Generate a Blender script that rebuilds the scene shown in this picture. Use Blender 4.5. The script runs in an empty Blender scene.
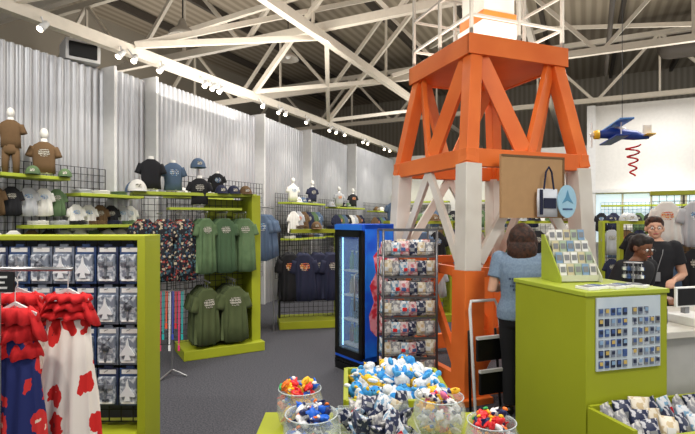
import bpy, math, random
from mathutils import Vector, Matrix
random.seed(7)
D=bpy.data
COL=bpy.context.scene.collection
def lin(c):
    return tuple(((x/255)/12.92 if x/255<=0.04045 else ((x/255+0.055)/1.055)**2.4) for x in c)+(1,)
MATS={}
def mat(name,c,rough=.6,metal=0,c2=None,scale=12,bump=0,emit=0,alpha=1,kind='noise',lo=.4,hi=.6,spec=.4):
    if name in MATS: return MATS[name]
    m=D.materials.new(name); m.use_nodes=True
    nt=m.node_tree; b=nt.nodes['Principled BSDF']
    b.inputs['Roughness'].default_value=rough; b.inputs['Metallic'].default_value=metal
    b.inputs['Specular IOR Level'].default_value=spec
    b.inputs['Alpha'].default_value=alpha
    C1=lin(c); C2=lin(c2) if c2 else tuple(x*.96 for x in C1[:3])+(1,)
    tc=nt.nodes.new('ShaderNodeTexCoord')
    if kind=='noise':
        t=nt.nodes.new('ShaderNodeTexNoise'); t.inputs['Scale'].default_value=scale; out=t.outputs['Fac']
    elif kind=='voronoi':
        t=nt.nodes.new('ShaderNodeTexVoronoi'); t.inputs['Scale'].default_value=scale; out=t.outputs['Distance']
    elif kind=='wave':
        t=nt.nodes.new('ShaderNodeTexWave'); t.inputs['Scale'].default_value=scale; out=t.outputs['Fac']
    nt.links.new(tc.outputs['Object'],t.inputs['Vector'])
    r=nt.nodes.new('ShaderNodeValToRGB'); r.color_ramp.elements[0].position=lo; r.color_ramp.elements[1].position=hi
    r.color_ramp.elements[0].color=C1; r.color_ramp.elements[1].color=C2
    nt.links.new(out,r.inputs['Fac']); nt.links.new(r.outputs['Color'],b.inputs['Base Color'])
    if bump:
        bp=nt.nodes.new('ShaderNodeBump'); bp.inputs['Strength'].default_value=bump; bp.inputs['Distance'].default_value=.01
        nt.links.new(out,bp.inputs['Height']); nt.links.new(bp.outputs['Normal'],b.inputs['Normal'])
    if emit:
        b.inputs['Emission Color'].default_value=C1; b.inputs['Emission Strength'].default_value=emit
    MATS[name]=m; return m
def multi(name,cols,scale=10,rough=.7):
    if name in MATS: return MATS[name]
    m=mat(name,cols[0],rough,kind='voronoi',scale=scale)
    nt=m.node_tree
    t=[n for n in nt.nodes if n.type=='TEX_VORONOI'][0]; r=[n for n in nt.nodes if n.type=='VALTORGB'][0]
    sp=nt.nodes.new('ShaderNodeSeparateColor'); nt.links.new(t.outputs['Color'],sp.inputs[0])
    nt.links.new(sp.outputs[0],r.inputs['Fac']); r.color_ramp.interpolation='CONSTANT'
    while len(r.color_ramp.elements)<len(cols): r.color_ramp.elements.new(.5)
    for i,c in enumerate(cols):
        r.color_ramp.elements[i].position=i/len(cols); r.color_ramp.elements[i].color=lin(c)
    return m
def poppy(name,base,petal,heart,scale,size):
    m=mat(name,base,.85,kind='voronoi',scale=scale)
    nt=m.node_tree
    t=[n for n in nt.nodes if n.type=='TEX_VORONOI'][0]; r=[n for n in nt.nodes if n.type=='VALTORGB'][0]
    tc=[n for n in nt.nodes if n.type=='TEX_COORD'][0]
    ns=nt.nodes.new('ShaderNodeTexNoise'); ns.inputs['Scale'].default_value=scale*2.2
    mp=nt.nodes.new('ShaderNodeMixRGB'); mp.blend_type='ADD'; mp.inputs[0].default_value=.075
    nt.links.new(tc.outputs['Object'],ns.inputs['Vector']); nt.links.new(tc.outputs['Object'],mp.inputs[1]); nt.links.new(ns.outputs['Color'],mp.inputs[2]); nt.links.new(mp.outputs[0],t.inputs['Vector'])
    r.color_ramp.interpolation='CONSTANT'
    for _ in range(2): r.color_ramp.elements.new(.5)
    for e,(p,c) in zip(r.color_ramp.elements,((0,heart),(.1,petal),(size,base),(.98,base))): e.position=p; e.color=lin(c)
    return m

class MB:
    def __init__(s): s.v=[];s.f=[];s.m=[]
    def add(s,vs,fs,m=0):
        o=len(s.v); s.v+= [tuple(p) for p in vs]
        for f in fs: s.f.append([i+o for i in f]); s.m.append(m)
        return s
    def box(s,c,d,m=0,rz=0,M=None):
        x,y,z=d[0]/2,d[1]/2,d[2]/2
        vs=[Vector((a*x,b*y,e*z)) for a in(-1,1) for b in(-1,1) for e in(-1,1)]
        R=M if M else Matrix.Rotation(rz,3,'Z')
        vs=[R@p+Vector(c) for p in vs]
        return s.add(vs,[(0,1,3,2),(4,6,7,5),(0,4,5,1),(2,3,7,6),(0,2,6,4),(1,5,7,3)],m)
    def beam(s,p,q,w,h=None,m=0):
        p=Vector(p);q=Vector(q);h=h or w; d=(q-p); L=d.length; d.normalize()
        up=Vector((0,0,1)) if abs(d.z)<.95 else Vector((0,1,0))
        sx=d.cross(up).normalized(); sz=sx.cross(d).normalized()
        M=Matrix((sx,d,sz)).transposed()
        return s.box((p+q)/2,(w,L,h),m,M=M)
    def loft(s,rings,m=0,close=True):
        n=len(rings[0]); vs=[p for r in rings for p in r]; fs=[]
        for i in range(len(rings)-1):
            for j in range(n):
                k=(j+1)%n; fs.append((i*n+j,i*n+k,(i+1)*n+k,(i+1)*n+j))
        if close: fs.append(tuple(range(n))[::-1]); fs.append(tuple((len(rings)-1)*n+j for j in range(n)))
        return s.add(vs,fs,m)
    def limb(s,pts,rs,n=10,m=0,caps=True,sq=1):
        pts=[Vector(p) for p in pts]; rings=[]
        if not isinstance(rs,(list,tuple)): rs=[rs]*len(pts)
        T=[]
        for i in range(len(pts)):
            a=pts[max(0,i-1)];b=pts[min(len(pts)-1,i+1)]; T.append((b-a).normalized())
        ref=Vector((0,1,0)) if abs(T[0].y)<.8 else Vector((1,0,0))
        def ring(c,t,r):
            x=t.cross(ref).normalized(); y=x.cross(t).normalized()
            return [c+(x*math.cos(2*math.pi*j/n)+y*math.sin(2*math.pi*j/n)*sq)*r for j in range(n)]
        if caps:
            rings.append(ring(pts[0]-T[0]*rs[0]*.8,T[0],rs[0]*.35)); rings.append(ring(pts[0]-T[0]*rs[0]*.5,T[0],rs[0]*.8))
        for c,r,t in zip(pts,rs,T): rings.append(ring(c,t,r))
        if caps:
            rings.append(ring(pts[-1]+T[-1]*rs[-1]*.5,T[-1],rs[-1]*.8)); rings.append(ring(pts[-1]+T[-1]*rs[-1]*.8,T[-1],rs[-1]*.35))
        return s.loft(rings,m)
    def cyl(s,p,q,r,r2=None,n=14,m=0):
        return s.limb([p,q],[r,r if r2 is None else r2],n,m,caps=False)
    def sph(s,c,r,m=0,n=14,k=9,z0=-1,z1=1):
        if not isinstance(r,(tuple,list)): r=(r,r,r)
        rings=[]
        for i in range(k+1):
            zz=math.sin(math.pi/2*(z0+(z1-z0)*i/k)*.985); q=math.sqrt(max(0,1-zz*zz))
            rings.append([(c[0]+r[0]*q*math.cos(2*math.pi*j/n),c[1]+r[1]*q*math.sin(2*math.pi*j/n),c[2]+r[2]*zz) for j in range(n)])
        return s.loft(rings,m)
    def ext(s,pts,y0,y1,m=0):
        n=len(pts)
        vs=[(x,y0,z) for x,z in pts]+[(x,y1,z) for x,z in pts]
        fs=[tuple(range(n)),tuple(range(2*n-1,n-1,-1))]+[(i,i+n,(i+1)%n+n,(i+1)%n) for i in range(n)]
        return s.add(vs,fs,m)
    def mesh(s,name,mats,smooth=False):
        me=D.meshes.new(name); me.from_pydata(s.v,[],s.f)
        for m in (mats if isinstance(mats,(list,tuple)) else [mats]): me.materials.append(m)
        for p,i in zip(me.polygons,s.m): p.material_index=i; p.use_smooth=smooth
        me.validate(); me.update(); return me
def part(name,mb,mats,parent,smooth=False,label=None,loc=(0,0,0),rz=0,bevel=0):
    me=mb if isinstance(mb,bpy.types.Mesh) else mb.mesh(name,mats,smooth)
    o=D.objects.new(name,me); COL.objects.link(o); o.parent=parent; o.location=loc; o.rotation_euler=(0,0,rz)
    if label:o['label']=label
    if bevel:
        b=o.modifiers.new('b','BEVEL'); b.width=bevel; b.segments=2; b.limit_method='ANGLE'
    return o
def meta(o,label,cat,group=None):
    o['label']=label;o['category']=cat
    if group:o['group']=group
    return o
def empty(name,label,cat,loc=(0,0,0),rz=0,group=None):
    o=D.objects.new(name,None); COL.objects.link(o); o.location=loc;o.rotation_euler=(0,0,rz); o.empty_display_size=.1
    return meta(o,label,cat,group)
def solo(name,mb,mats,label,cat,loc=(0,0,0),rz=0,group=None,smooth=False,bevel=0):
    o=part(name,mb,mats,None,smooth,None,loc,rz,bevel); return meta(o,label,cat,group)
def struct(name,mb,mats,smooth=False,loc=(0,0,0),rz=0):
    o=part(name,mb,mats,None,smooth,None,loc,rz); o['kind']='structure'; return o
def clone(t,loc,rz=None,scale=None,matl=None,label=None):
    o=t.copy(); COL.objects.link(o); o.location=loc
    if rz is not None:o.rotation_euler=(0,0,rz)
    if scale:o.scale=(scale,)*3 if not isinstance(scale,tuple) else scale
    if label:o['label']=label
    if matl and o.type=='MESH':
        o.data=o.data.copy(); o.data.materials[0]=matl
    def rec(a,b):
        for c in a.children:
            d=c.copy(); COL.objects.link(d); d.parent=b; d.matrix_parent_inverse=c.matrix_parent_inverse.copy(); rec(c,d)
    rec(t,o)
    return o
def baked(ob):
    dg=bpy.context.evaluated_depsgraph_get(); dg.update()
    me=D.meshes.new_from_object(ob.evaluated_get(dg)); ob.modifiers.clear(); ob.data=me; return ob
def remesh(ob,vox,it=3):
    r=ob.modifiers.new('r','REMESH'); r.mode='VOXEL'; r.voxel_size=vox; r.use_smooth_shade=True
    if it:
        s=ob.modifiers.new('s','SMOOTH'); s.factor=.5; s.iterations=it
    mats=list(ob.data.materials)
    baked(ob)
    if not ob.data.materials:
        for m in mats: ob.data.materials.append(m)
    return ob

# ------------------------------------------------------------ materials
GREEN=mat('lime_paint',(160,168,36),.5,scale=3)
GREEN2=mat('lime_shelf',(170,184,58),.5)
ORANGE=mat('orange_paint',(244,126,54),.5,c2=(228,106,38),scale=2.2,lo=.35,hi=.7)
WHITEP=mat('white_paint',(228,222,212),.5,c2=(212,204,192),scale=3,lo=.4,hi=.7)
TRIMW=mat('panel_edge_white',(214,214,214),.5)
STEELW=mat('white_steel',(212,204,190),.55)
STEELG=mat('grey_steel',(160,154,144),.5)
BLACK=mat('black_wire',(22,22,24),.45)
BLACKP=mat('black_plastic',(16,16,18),.35)
CHROME=mat('chrome',(170,170,172),.3,.9)
RACKM=mat('rack_wire',(104,104,108),.35,.8)
CORR=mat('corrugated_metal',(178,179,182),.38,.5,c2=(170,171,175),scale=2)
CARPET=mat('carpet',(62,62,68),.97,c2=(92,92,98),scale=70,bump=.6,lo=.35,hi=.65,spec=.15)
DECK=mat('roof_deck',(146,135,118),.8,kind='wave',c2=(172,160,142),scale=1.2,lo=.2,hi=.8)
DARKST=mat('dark_steel',(72,66,60),.6)
GLASS=mat('clear_glass',(228,238,240),.05,alpha=.26,spec=.9)
GLASSD=mat('dark_glass',(150,180,205),.06,alpha=.3,spec=1)
BLUE=mat('cooler_blue',(20,84,208),.35)
CARD=mat('cardboard',(184,146,104),.8)
WHITE=mat('white_plain',(240,240,238),.6)
GREY=mat('grey_plain',(130,132,135),.6)
NAVY=mat('navy_cloth',(38,42,66),.85)
BLKC=mat('black_cloth',(34,34,38),.9)
OLIVE=mat('olive_cloth',(80,90,56),.9,c2=(72,82,50),scale=5)
OLIVE2=mat('olive_dark_cloth',(66,76,48),.9)
SAGE=mat('sage_cloth',(96,120,84),.9,c2=(86,110,76),scale=5)
SAGE2=mat('sage_deep_cloth',(70,94,66),.9)
BROWN=mat('brown_cloth',(104,80,54),.9)
DENIM=mat('slate_cloth',(86,106,132),.9)
LGREY=mat('light_grey_cloth',(180,182,186),.9)
WCLOTH=mat('white_cloth',(228,226,220),.9)
RED=mat('red_cloth',(214,34,38),.85,c2=(190,24,30),scale=16)
ALOHA=multi('aloha_print',[(26,26,32),(30,30,40),(24,24,30),(150,64,58),(30,32,44),(76,110,120),(24,24,30),(190,176,150),(50,70,96),(26,26,32)],30)
FLOW=poppy('white_floral',(244,234,226),(218,40,38),(40,24,30),6.5,.40)
FLON=poppy('navy_floral',(34,44,104),(214,50,50),(240,220,200),8,.38)
SKIN1=mat('skin_light',(214,166,140),.55); SKIN2=mat('skin_brown',(120,78,56),.5)
HAIR1=mat('hair_brown',(74,44,32),.6,c2=(44,28,22),scale=40,bump=.4); HAIR2=mat('hair_black',(24,20,20),.6,c2=(40,32,30),scale=40,bump=.4)
RP=math.radians(-26.3)
RV=math.radians(63.7)
U=Vector((math.cos(RP),math.sin(RP),0)); V=Vector((math.cos(RV),math.sin(RV),0)); O=Vector((-4.03,5.57,0))
def R(a,b,z=0): return O+U*a+V*b+Vector((0,0,z))

# ------------------------------------------------------------ structure
struct('floor',MB().box((0,0,-.05),(34,34,.1)),CARPET,loc=R(5,4),rz=RP)
struct('ceiling',MB().box((0,0,0),(32,32,.1)),DECK,loc=R(5,4,7.6),rz=RP)
segs=[(-3.2,1.36,.0,.0),(1.36,1.98,.2,.12),(1.98,4.75,.28,.05),(4.75,6.6,.24,.05),(6.6,9.0,.24,.05),(9.0,12.6,.26,.05)]
mb=MB(); trims=[]
for (b0,b1,a0,a1) in segs:
    n=int((b1-b0)/.013); top=3.8
    vs=[]
    for i in range(n+1):
        t=i/n; b=b0+(b1-b0)*t; q=math.sin(2*math.pi*(b-b0)/.1); a=a0+(a1-a0)*t+.026*max(-.7,min(.7,q*1.6))
        vs+= [R(a,b,0),R(a,b,top)]
    mb.add(vs,[(2*i,2*i+2,2*i+3,2*i+1) for i in range(n)])
    mb.add([R(a0-.15,b0,0),R(a1-.15,b1,0),R(a1-.15,b1,top-.02),R(a0-.15,b0,top-.02)],[(0,1,2,3)])
    trims.append((a0,b0))
struct('wall_left',mb,CORR,True)
for i,(a0,b0) in enumerate(trims[1:],1):
    struct('trim_%d'%i,MB().box((-.12,0,1.92),(a0+.08,.04,3.84)),TRIMW,loc=R(a0+.02,b0-.02),rz=RP)
mb=MB().box((3.1,.05,1.95),(6.4,.1,3.9)).box((10.8,.05,3.8),(9.2,.1,2.45)).box((10.8,.05,.5),(9.2,.1,1.0)).box((15.2,.05,2),(.5,.1,3))
struct('wall_back',mb,mat('wall_white',(212,210,206),.7),loc=R(0,12.6),rz=RP)
struct('trim_7',MB().box((10.8,-.12,2.53),(9.2,.3,.1)),TRIMW,loc=R(0,12.6),rz=RP)
struct('trim_8',MB().box((6.25,-.1,2.5),(.22,.3,5.0)),TRIMW,loc=R(0,12.6),rz=RP)
WIN=mat('window_daylight',(205,222,232),.2,emit=.7)
for i in range(4):
    mb=MB().box((0,0,0),(2.1,.02,1.5),0)
    for x in(-1.05,-.35,.35,1.05): mb.box((x,-.03,0),(.05,.06,1.5),1)
    for z in(-.72,0,.72): mb.box((0,-.03,z),(2.1,.06,.05),1)
    struct('window_%d'%(i+1),mb,[WIN,STEELW],loc=R(7.4+i*2.2,12.62,1.75),rz=RP)
OUT=mat('hall_wall',(168,160,146),.8,kind='wave',c2=(148,141,128),scale=1.6,lo=.2,hi=.8)
struct('wall_outer',MB().box((0,0,3.8),(.1,32,7.6)),OUT,loc=R(-6.5,4),rz=RP)
struct('wall_end',MB().box((0,0,3.8),(32,.1,7.6)),OUT,loc=R(5,19),rz=RP)

# ------------------------------------------------------------ roof steel
RF=empty('roof_frame','welded white steel roof frame with trusses, beams and braces','roof truss',O,RP)
def truss(b,n=6):
    e=D.objects.new('truss',None); COL.objects.link(e); e.parent=RF; e.location=(-6.3,b,0)
    z0,z1=5.2,6.9
    part('bottom_chord',MB().box((9.5,0,z0),(19,.11,.14)),STEELW,e)
    part('top_chord',MB().box((9.5,0,z1),(19,.11,.14)),STEELW,e)
    L=19/n
    mb=MB()
    for i in range(n):
        x=i*L
        mb.beam((x+.05,0,z0),(x+L/2,0,z1),.075); mb.beam((x+L/2,0,z1),(x+L-.05,0,z0),.075); mb.beam((x+L/2,0,z0),(x+L/2,0,z1),.05)
    part('web_lattice',mb,STEELW,e)
for b in (-1.2,1.6,4.4,8.0,12.6): truss(b)
def longb(a,z,w,m,b0=-4,b1=18.9):
    part('long_beam',MB().box((a,(b0+b1)/2,z),(w,b1-b0,w*1.3)),m,RF)
longb(.25,4.12,.12,STEELW,-4,12.7); longb(1.9,4.95,.12,STEELW); longb(5.2,5.05,.1,STEELW); longb(9.0,5.05,.1,STEELW)
for a in (-5,-3,-1,1,3,5,7,9,11,13):
    part('purlin',MB().box((a,7,7.42),(.1,23,.2)),DARKST if a%4 else STEELG,RF)
mb0=[(( -2,0,5.0),(3,3,6.9)),((3,0,5.0),(-2,3,6.9)),((0.3,1.6,4.2),(2.6,7,6.8)),((.3,4.4,4.2),(2.8,4.4,6.8)),((.3,7.4,4.2),(2.8,7.4,6.8)),((2,7.4,5.1),(5.2,10.6,6.8)),((5.2,4.4,5.1),(2,10.6,6.8)),
     ((.3,0,4.2),(1.9,1.6,5)),((.3,1.6,4.2),(1.9,4.4,5)),((.3,4.4,4.2),(1.9,7.4,5)),((.3,7.4,4.2),(1.9,10.6,5)),((.3,7.4,4.2),(1.9,4.4,5)),((-1,3.0,4.9),(5,5.6,6.8)),((5.2,1.6,5.1),(9,4.4,6.8)),((9,7.4,5.1),(5.2,10.6,6.8)),((9,7.4,5.1),(12,10.6,6.8))]
for p,q in mb0: part('diagonal_brace',MB().beam(p,q,.085),STEELW,RF)
solo('air_duct',MB().limb([R(8,11.4,6.1),R(14,11.4,6.1)],.3,16),DARKST,'dark round ventilation duct under the roof','duct',smooth=True)
solo('ceiling_pipe',MB().limb([R(6.5,3,5.75),R(6.6,12,5.75)],.05,8),DARKST,'dark conduit pipe hanging below the roof','pipe',smooth=True)
LENS=mat('lamp_lens',(255,236,204),.3,emit=14)
def track(b,first=[None]):
    p=R(.42,b,3.98)
    if first[0] is None:
        e=empty('track_light','small white track spotlight clipped to the beam, lit','spotlight',p,RP,'track spotlights')
        part('stem',MB().cyl((-.1,0,.12),(0,0,0),.012,n=8),TRIMW,e)
        a=Vector((0,.03,.03)); d=Vector((.25,-.62,-.75)).normalized()
        part('lamp_head',MB().cyl(a,a+d*.14,.032,.045),TRIMW,e,True)
        part('lens',MB().cyl(a+d*.141,a+d*.146,.036),LENS,e)
        first[0]=e
    else: clone(first[0],p,RP+random.uniform(-.7,.7))
for b in (-.3,.25,1.3,1.5,2.0,2.9,3.1,3.3,4.5,5.1,5.3,6.2,7.3,7.6,8.0,9.3,9.6,10.8,11.2,12.1): track(b)
def lamp_dome(loc):
    e=empty('pendant_lamp','grey metal dome pendant lamp hanging from the roof','pendant lamp',loc,0,'dome pendants')
    mb=MB(); rings=[]
    for r,z in ((.03,.3),(.06,.26),(.08,.18),(.2,.08),(.24,0),(.23,0),(.18,.07),(.06,.15)):
        rings.append([(r*math.cos(j*math.pi/10),r*math.sin(j*math.pi/10),z) for j in range(20)])
    part('lamp_shade',mb.loft(rings),STEELG,e,True); part('cord',MB().cyl((0,0,.3),(0,0,2.2),.01,n=6),BLACK,e)
    part('bulb',MB().sph((0,0,.08),.06),WHITE,e,True)
lamp_dome((-2.75,8.0,4.75)); lamp_dome((-1.3,10.5,5.2))
solo('speaker_box',MB().box((0,0,0),(.42,.4,.28)).box((0,-.205,0),(.34,.02,.2),1),[TRIMW,BLACKP],'white box unit with dark grille above the wall panels','speaker',R(-.1,1.05,3.96),RV-.4,bevel=.01)

# ------------------------------------------------------------ garments
def sring(w,d,z,cx=0,cy=0,n=24,rip=0,e1=.85,e2=.7):
    o=[]
    for j in range(n):
        t=2*math.pi*j/n; c=math.cos(t);s_=math.sin(t)
        k=1+rip*math.sin(5*t+z*9)
        o.append((cx+w*math.copysign(abs(c)**e1,c)*k,cy+d*math.copysign(abs(s_)**e2,s_)*(1+rip*2.2*math.sin(7*t+1)),z))
    return o
def shirt_mb(dk=1,length=.68,drape=True):
    mb=MB()
    if drape:
        d=.036*dk
        def rr(w,dd,z,a,fz=0):
            o=[]
            for j in range(40):
                t=2*math.pi*j/40; c=math.cos(t);s_=math.sin(t)
                o.append((w*math.copysign(abs(c)**.9,c)*(1+a*.25*math.sin(3*t+fz)),dd*math.copysign(abs(s_)**.75,s_)+a*dd*.9*math.sin(c*11+fz)+a*dd*.5*math.sin(c*23+2*fz),z+a*.03*math.cos(c*6)))
            return o
        mb.loft([rr(.192,d,-length,.75,.3),rr(.186,d*1.02,-length*.72,.62,.1),rr(.178,d*1.05,-.36,.4,-.1),rr(.175,d*1.05,-.24,.22,-.2),rr(.176,d,-.15,.1),rr(.16,d*.85,-.09,.03),rr(.1,d*.75,-.035,0),rr(.07,d*.7,0,0),rr(.056,d*.5,-.014,0)])
        sl=(.145,.07,-.125,-.21,.066)
    else:
        d=.05*dk
        mb.loft([sring(.19,d*.9,-length,rip=.05),sring(.18,d,-length*.7,rip=.04),sring(.19,d*1.1,-.3,rip=.02),sring(.2,d*1.1,-.2),sring(.195,d,-.12),sring(.17,d*.85,-.065),sring(.11,d*.7,-.024),sring(.075,d*.65,0),sring(.06,d*.5,-.012)])
        sl=(.165,.08,-.1,-.19,.072)
    for s in(-1,1):
        rings=[]
        for t in range(5):
            k=t/4; c=Vector((s*(sl[0]+sl[1]*k),0,sl[2]+sl[3]*k)); r=sl[4]*(1-.08*k)
            dx=Vector((s*.95,0,.3))
            rings.append([c+Vector((dx.x*r*math.cos(2*math.pi*j/12),d*.75*math.sin(2*math.pi*j/12),dx.z*r*math.cos(2*math.pi*j/12))) for j in range(12)])
        mb.loft(rings)
    return mb
SH={}
PRW=mat('shirt_print_white',(214,210,196),.8,c2=(120,116,108),scale=60,lo=.45,hi=.55)
PRR=multi('shirt_print_warm',[(225,110,80),(240,220,190),(230,170,60),(190,70,60)],60)
PRB=multi('shirt_print_cool',[(120,180,220),(230,230,230),(60,90,160),(210,210,200)],60)
def print_mb(y,z0,s=1):
    rr=random.Random(3); mb=MB()
    for row,(w,h) in enumerate(((.12,.018),(.16,.034),(.15,.03),(.1,.014))):
        x=-w/2*s; z=z0-row*.036*s
        while x<w/2*s:
            ww=rr.uniform(.008,.02)*s; hh=h*s*rr.uniform(.6,1.05); mb.box((x+ww/2,y,z+rr.uniform(-.004,.004)),(ww,.003,hh)); x+=ww+.003*s
    return mb
def shirt(matl,loc,rz,label,pr=None,dk=1,length=.68,scale=1,hang=True,group=None,name='t_shirt'):
    key=(matl.name,pr.name if pr else 0,dk,length,hang,name)
    if key in SH:
        o=clone(SH[key],loc,rz,scale,label=label)
        if group:o['group']=group
        elif 'group' in o: del o['group']
        return o
    o=solo(name,shirt_mb(dk,length),matl,label,'shirt',loc,rz,group,smooth=True)
    o.scale=(scale,)*3
    if hang:
        mb=MB().limb([(0,0,-.03),(0,0,.06),(.02,0,.085),(.012,0,.11),(-.012,0,.1)],.003,6).beam((-.14,0,-.08),(0,0,-.005),.012).beam((.14,0,-.08),(0,0,-.005),.012)
        part('hanger',mb,CHROME,o)
    if pr: part('chest_print',print_mb(-.047*dk,-.17),pr,o)
    SH[key]=o; return o
def mannequin(matl,loc,rz,label,pr=None,scale=.6,head=True,legs=None):
    e=empty('display_mannequin',label,'mannequin',loc,rz,'shirt mannequins'); e.scale=(scale,)*3
    up=.5 if legs else 0
    part('stand',MB().cyl((0,0,0),(0,0,.015),.1).cyl((0,0,.015),(0,0,.12+up),.012,n=8),CHROME,e)
    part('torso_form',MB().loft([sring(.14,.09,.05+up,e1=1,e2=1),sring(.13,.085,.2+up,e1=1,e2=1),sring(.16,.1,.45+up,e1=1,e2=1),sring(.15,.08,.55+up,e1=1,e2=1),sring(.06,.055,.63+up,e1=1,e2=1),sring(.052,.052,.72+up,e1=1,e2=1)]),WCLOTH,e,True)
    part('shirt',shirt_mb(2.0,.6,False),matl,e,True,loc=(0,0,.66+up))
    if legs:
        mb=MB().loft([sring(.15,.1,.62,e1=1,e2=1),sring(.165,.11,.5,e1=1,e2=1),sring(.15,.1,.42,e1=1,e2=1)])
        for s in(-1,1): mb.limb([(s*.08,0,.5),(s*.1,0,.25),(s*.1,0,.02)],[.085,.07,.06],12,caps=False)
        part('trousers',mb,legs,e,True)
    if pr: part('chest_print',print_mb(-.118,.5+up,1.1),pr,e)
    if head: part('head_form',MB().sph((0,0,.82+up),(.075,.09,.11)),WCLOTH,e,True)
    return e
CP={}
def cap(matl,loc,rz,label,s=1):
    if matl.name in CP: return clone(CP[matl.name],loc,rz,s,label=label)
    e=empty('baseball_cap',label,'cap',loc,rz,'caps on shelves'); e.scale=(s,)*3
    part('crown',MB().sph((0,0,0),(.09,.1,.12),z0=0,z1=1),matl,e,True)
    mb=MB(); r0=[(.085*math.cos(math.pi+t*math.pi/10),-.02+.085*math.sin(math.pi+t*math.pi/10)) for t in range(11)]
    r1=[(.08*math.cos(math.pi+t*math.pi/10),-.06+.13*math.sin(math.pi+t*math.pi/10)) for t in range(11)]
    vs=[(x,y,.012) for x,y in r0]+[(x,y,.0) for x,y in r1]+[(x,y,.006) for x,y in r0]+[(x,y,-.006) for x,y in r1]
    fs=[(i,i+1,i+12,i+11) for i in range(10)]+[(i+22,i+33,i+34,i+23) for i in range(10)]+[(i+11,i+12,i+34,i+33) for i in range(10)]
    part('brim',mb.add(vs,fs),matl,e,True)
    part('badge',MB().box((0,-.092,.05),(.05,.012,.035)),PRW,e)
    CP[matl.name]=e
    return e
FS={}
def folded(matl,loc,rz,s=1):
    if matl.name in FS: return clone(FS[matl.name],loc,rz,s)
    mb=MB()
    for z in(0,1,2): mb.loft([sring(.1,.12,.004+z*.02,n=16,e1=.5,e2=.5),sring(.108,.13,.01+z*.02,n=16,e1=.5,e2=.5),sring(.1,.12,.019+z*.02,n=16,e1=.5,e2=.5)])
    o=solo('folded_shirt',mb,matl,'neatly folded shirt lying on a lime shelf','folded shirt',loc,rz,'folded shirts',smooth=True); o.scale=(s,)*3; FS[matl.name]=o
    part('collar',MB().limb([(-.04,-.09,.062),(-.02,-.05,.064),(.02,-.05,.064),(.04,-.09,.062)],.006,6),matl,o,True)
    return o
def grid_mb(w,h,z0=0,y=0,st=.076,t=.006):
    mb=MB(); n=max(1,round(w/st)); k=max(1,round(h/st))
    for i in range(n+1): mb.box((-w/2+w*i/n,y,z0+h/2),(t,t,h))
    for i in range(k+1): mb.box((0,y-t,z0+h*i/k),(w,t,t))
    return mb

# ------------------------------------------------------------ package unit
PX=-2.05
e=empty('package_display','freestanding lime-framed gridwall display hung with blue packages','display stand',(PX,3.0,0),0)
part('wire_grid',grid_mb(1.52,1.15,.42,.06),BLACK,e)
part('backing_panel',MB().box((0,.12,1.0),(1.54,.02,1.16)),mat('backing_grey',(70,74,82),.7),e)
part('top_rail',MB().box((0,.06,1.59),(1.62,.24,.03)),GREEN,e,bevel=.004)
part('side_frame',MB().box((.785,.06,.79),(.05,.24,1.58)),GREEN,e,bevel=.005)
part('side_frame',MB().box((-.785,.06,.79),(.05,.24,1.58)),GREEN,e,bevel=.005)
part('base',MB().box((0,.0,.2),(1.52,.36,.4)),GREEN,e,bevel=.01)
PKB=mat('package_blue',(64,96,148),.4,c2=(44,66,112),scale=9)
PKN=mat('package_navy',(52,64,98),.4); PKS=mat('package_silver',(150,160,176),.35,c2=(110,122,142),scale=14)
PKW=mat('package_window',(196,202,210),.25,c2=(120,128,142),scale=34,lo=.42,hi=.54)
PKD=mat('toy_dark',(64,68,78),.3,c2=(130,134,142),scale=30)
PKG=mat('toy_silver',(224,226,230),.3); 
def package(cardm,kind,lab,loc):
    o=solo('toy_package',MB().box((0,0,.0),(.128,.012,.232)).box((0,0,.121),(.05,.012,.02)),cardm,lab,'toy package',loc,0,'carded toy packages',bevel=.003)
    part('blister_window',MB().box((0,-.018,-.016),(.108,.03,.168)),PKW,o,bevel=.008)
    y=-.038
    if kind==0: part('toy_airplane',MB().limb([(0,y,-.08),(0,y-.002,.0),(0,y,.05)],[.004,.011,.009],8).box((0,y,.012),(.088,.008,.026)).box((0,y,-.07),(.04,.008,.014)),PKD,o)
    elif kind==1: part('toy_jet',MB().ext([(0,.06),(.01,.01),(.045,-.04),(.045,-.05),(.012,-.045),(.02,-.075),(-.02,-.075),(-.012,-.045),(-.045,-.05),(-.045,-.04),(-.01,.01)],y-.008,y),PKG,o)
    else: part('toy_helicopter',MB().sph((0,y,-.0),(.026,.014,.03)).box((0,y,-.055),(.01,.01,.07)).box((0,y-.01,.02),(.1,.004,.008),M=Matrix.Rotation(.5,3,'Y')).box((0,y-.01,.02),(.1,.004,.008),M=Matrix.Rotation(-.9,3,'Y')),PKD,o)
    part('header_label',MB().box((0,-.0075,.095),(.1,.004,.026)),WHITE,o)
    part('caption_label',MB().box((0,-.0345,-.088),(.08,.004,.012)),WHITE,o)
    part('peg_hook',MB().cyl((0,-.05,.105),(0,.06,.105),.003,n=6),CHROME,o)
    return o
pk={}
for r in range(4):
    for c in range(11):
        loc=(PX+.70-c*.137,2.985,1.42-r*.252); k=(c*2+r*3+(c*r)%2)%5
        spec=[(PKB,0,'blue carded toy propeller airplane package on a peg'),(PKS,1,'silver carded toy jet package on a peg'),(PKN,0,'navy carded toy airplane package on a peg'),(PKS,2,'silver carded toy helicopter package on a peg'),(PKB,1,'blue carded toy jet package on a peg')][k]
        if k in pk: clone(pk[k],loc)
        else: pk[k]=package(*spec,loc)
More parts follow.
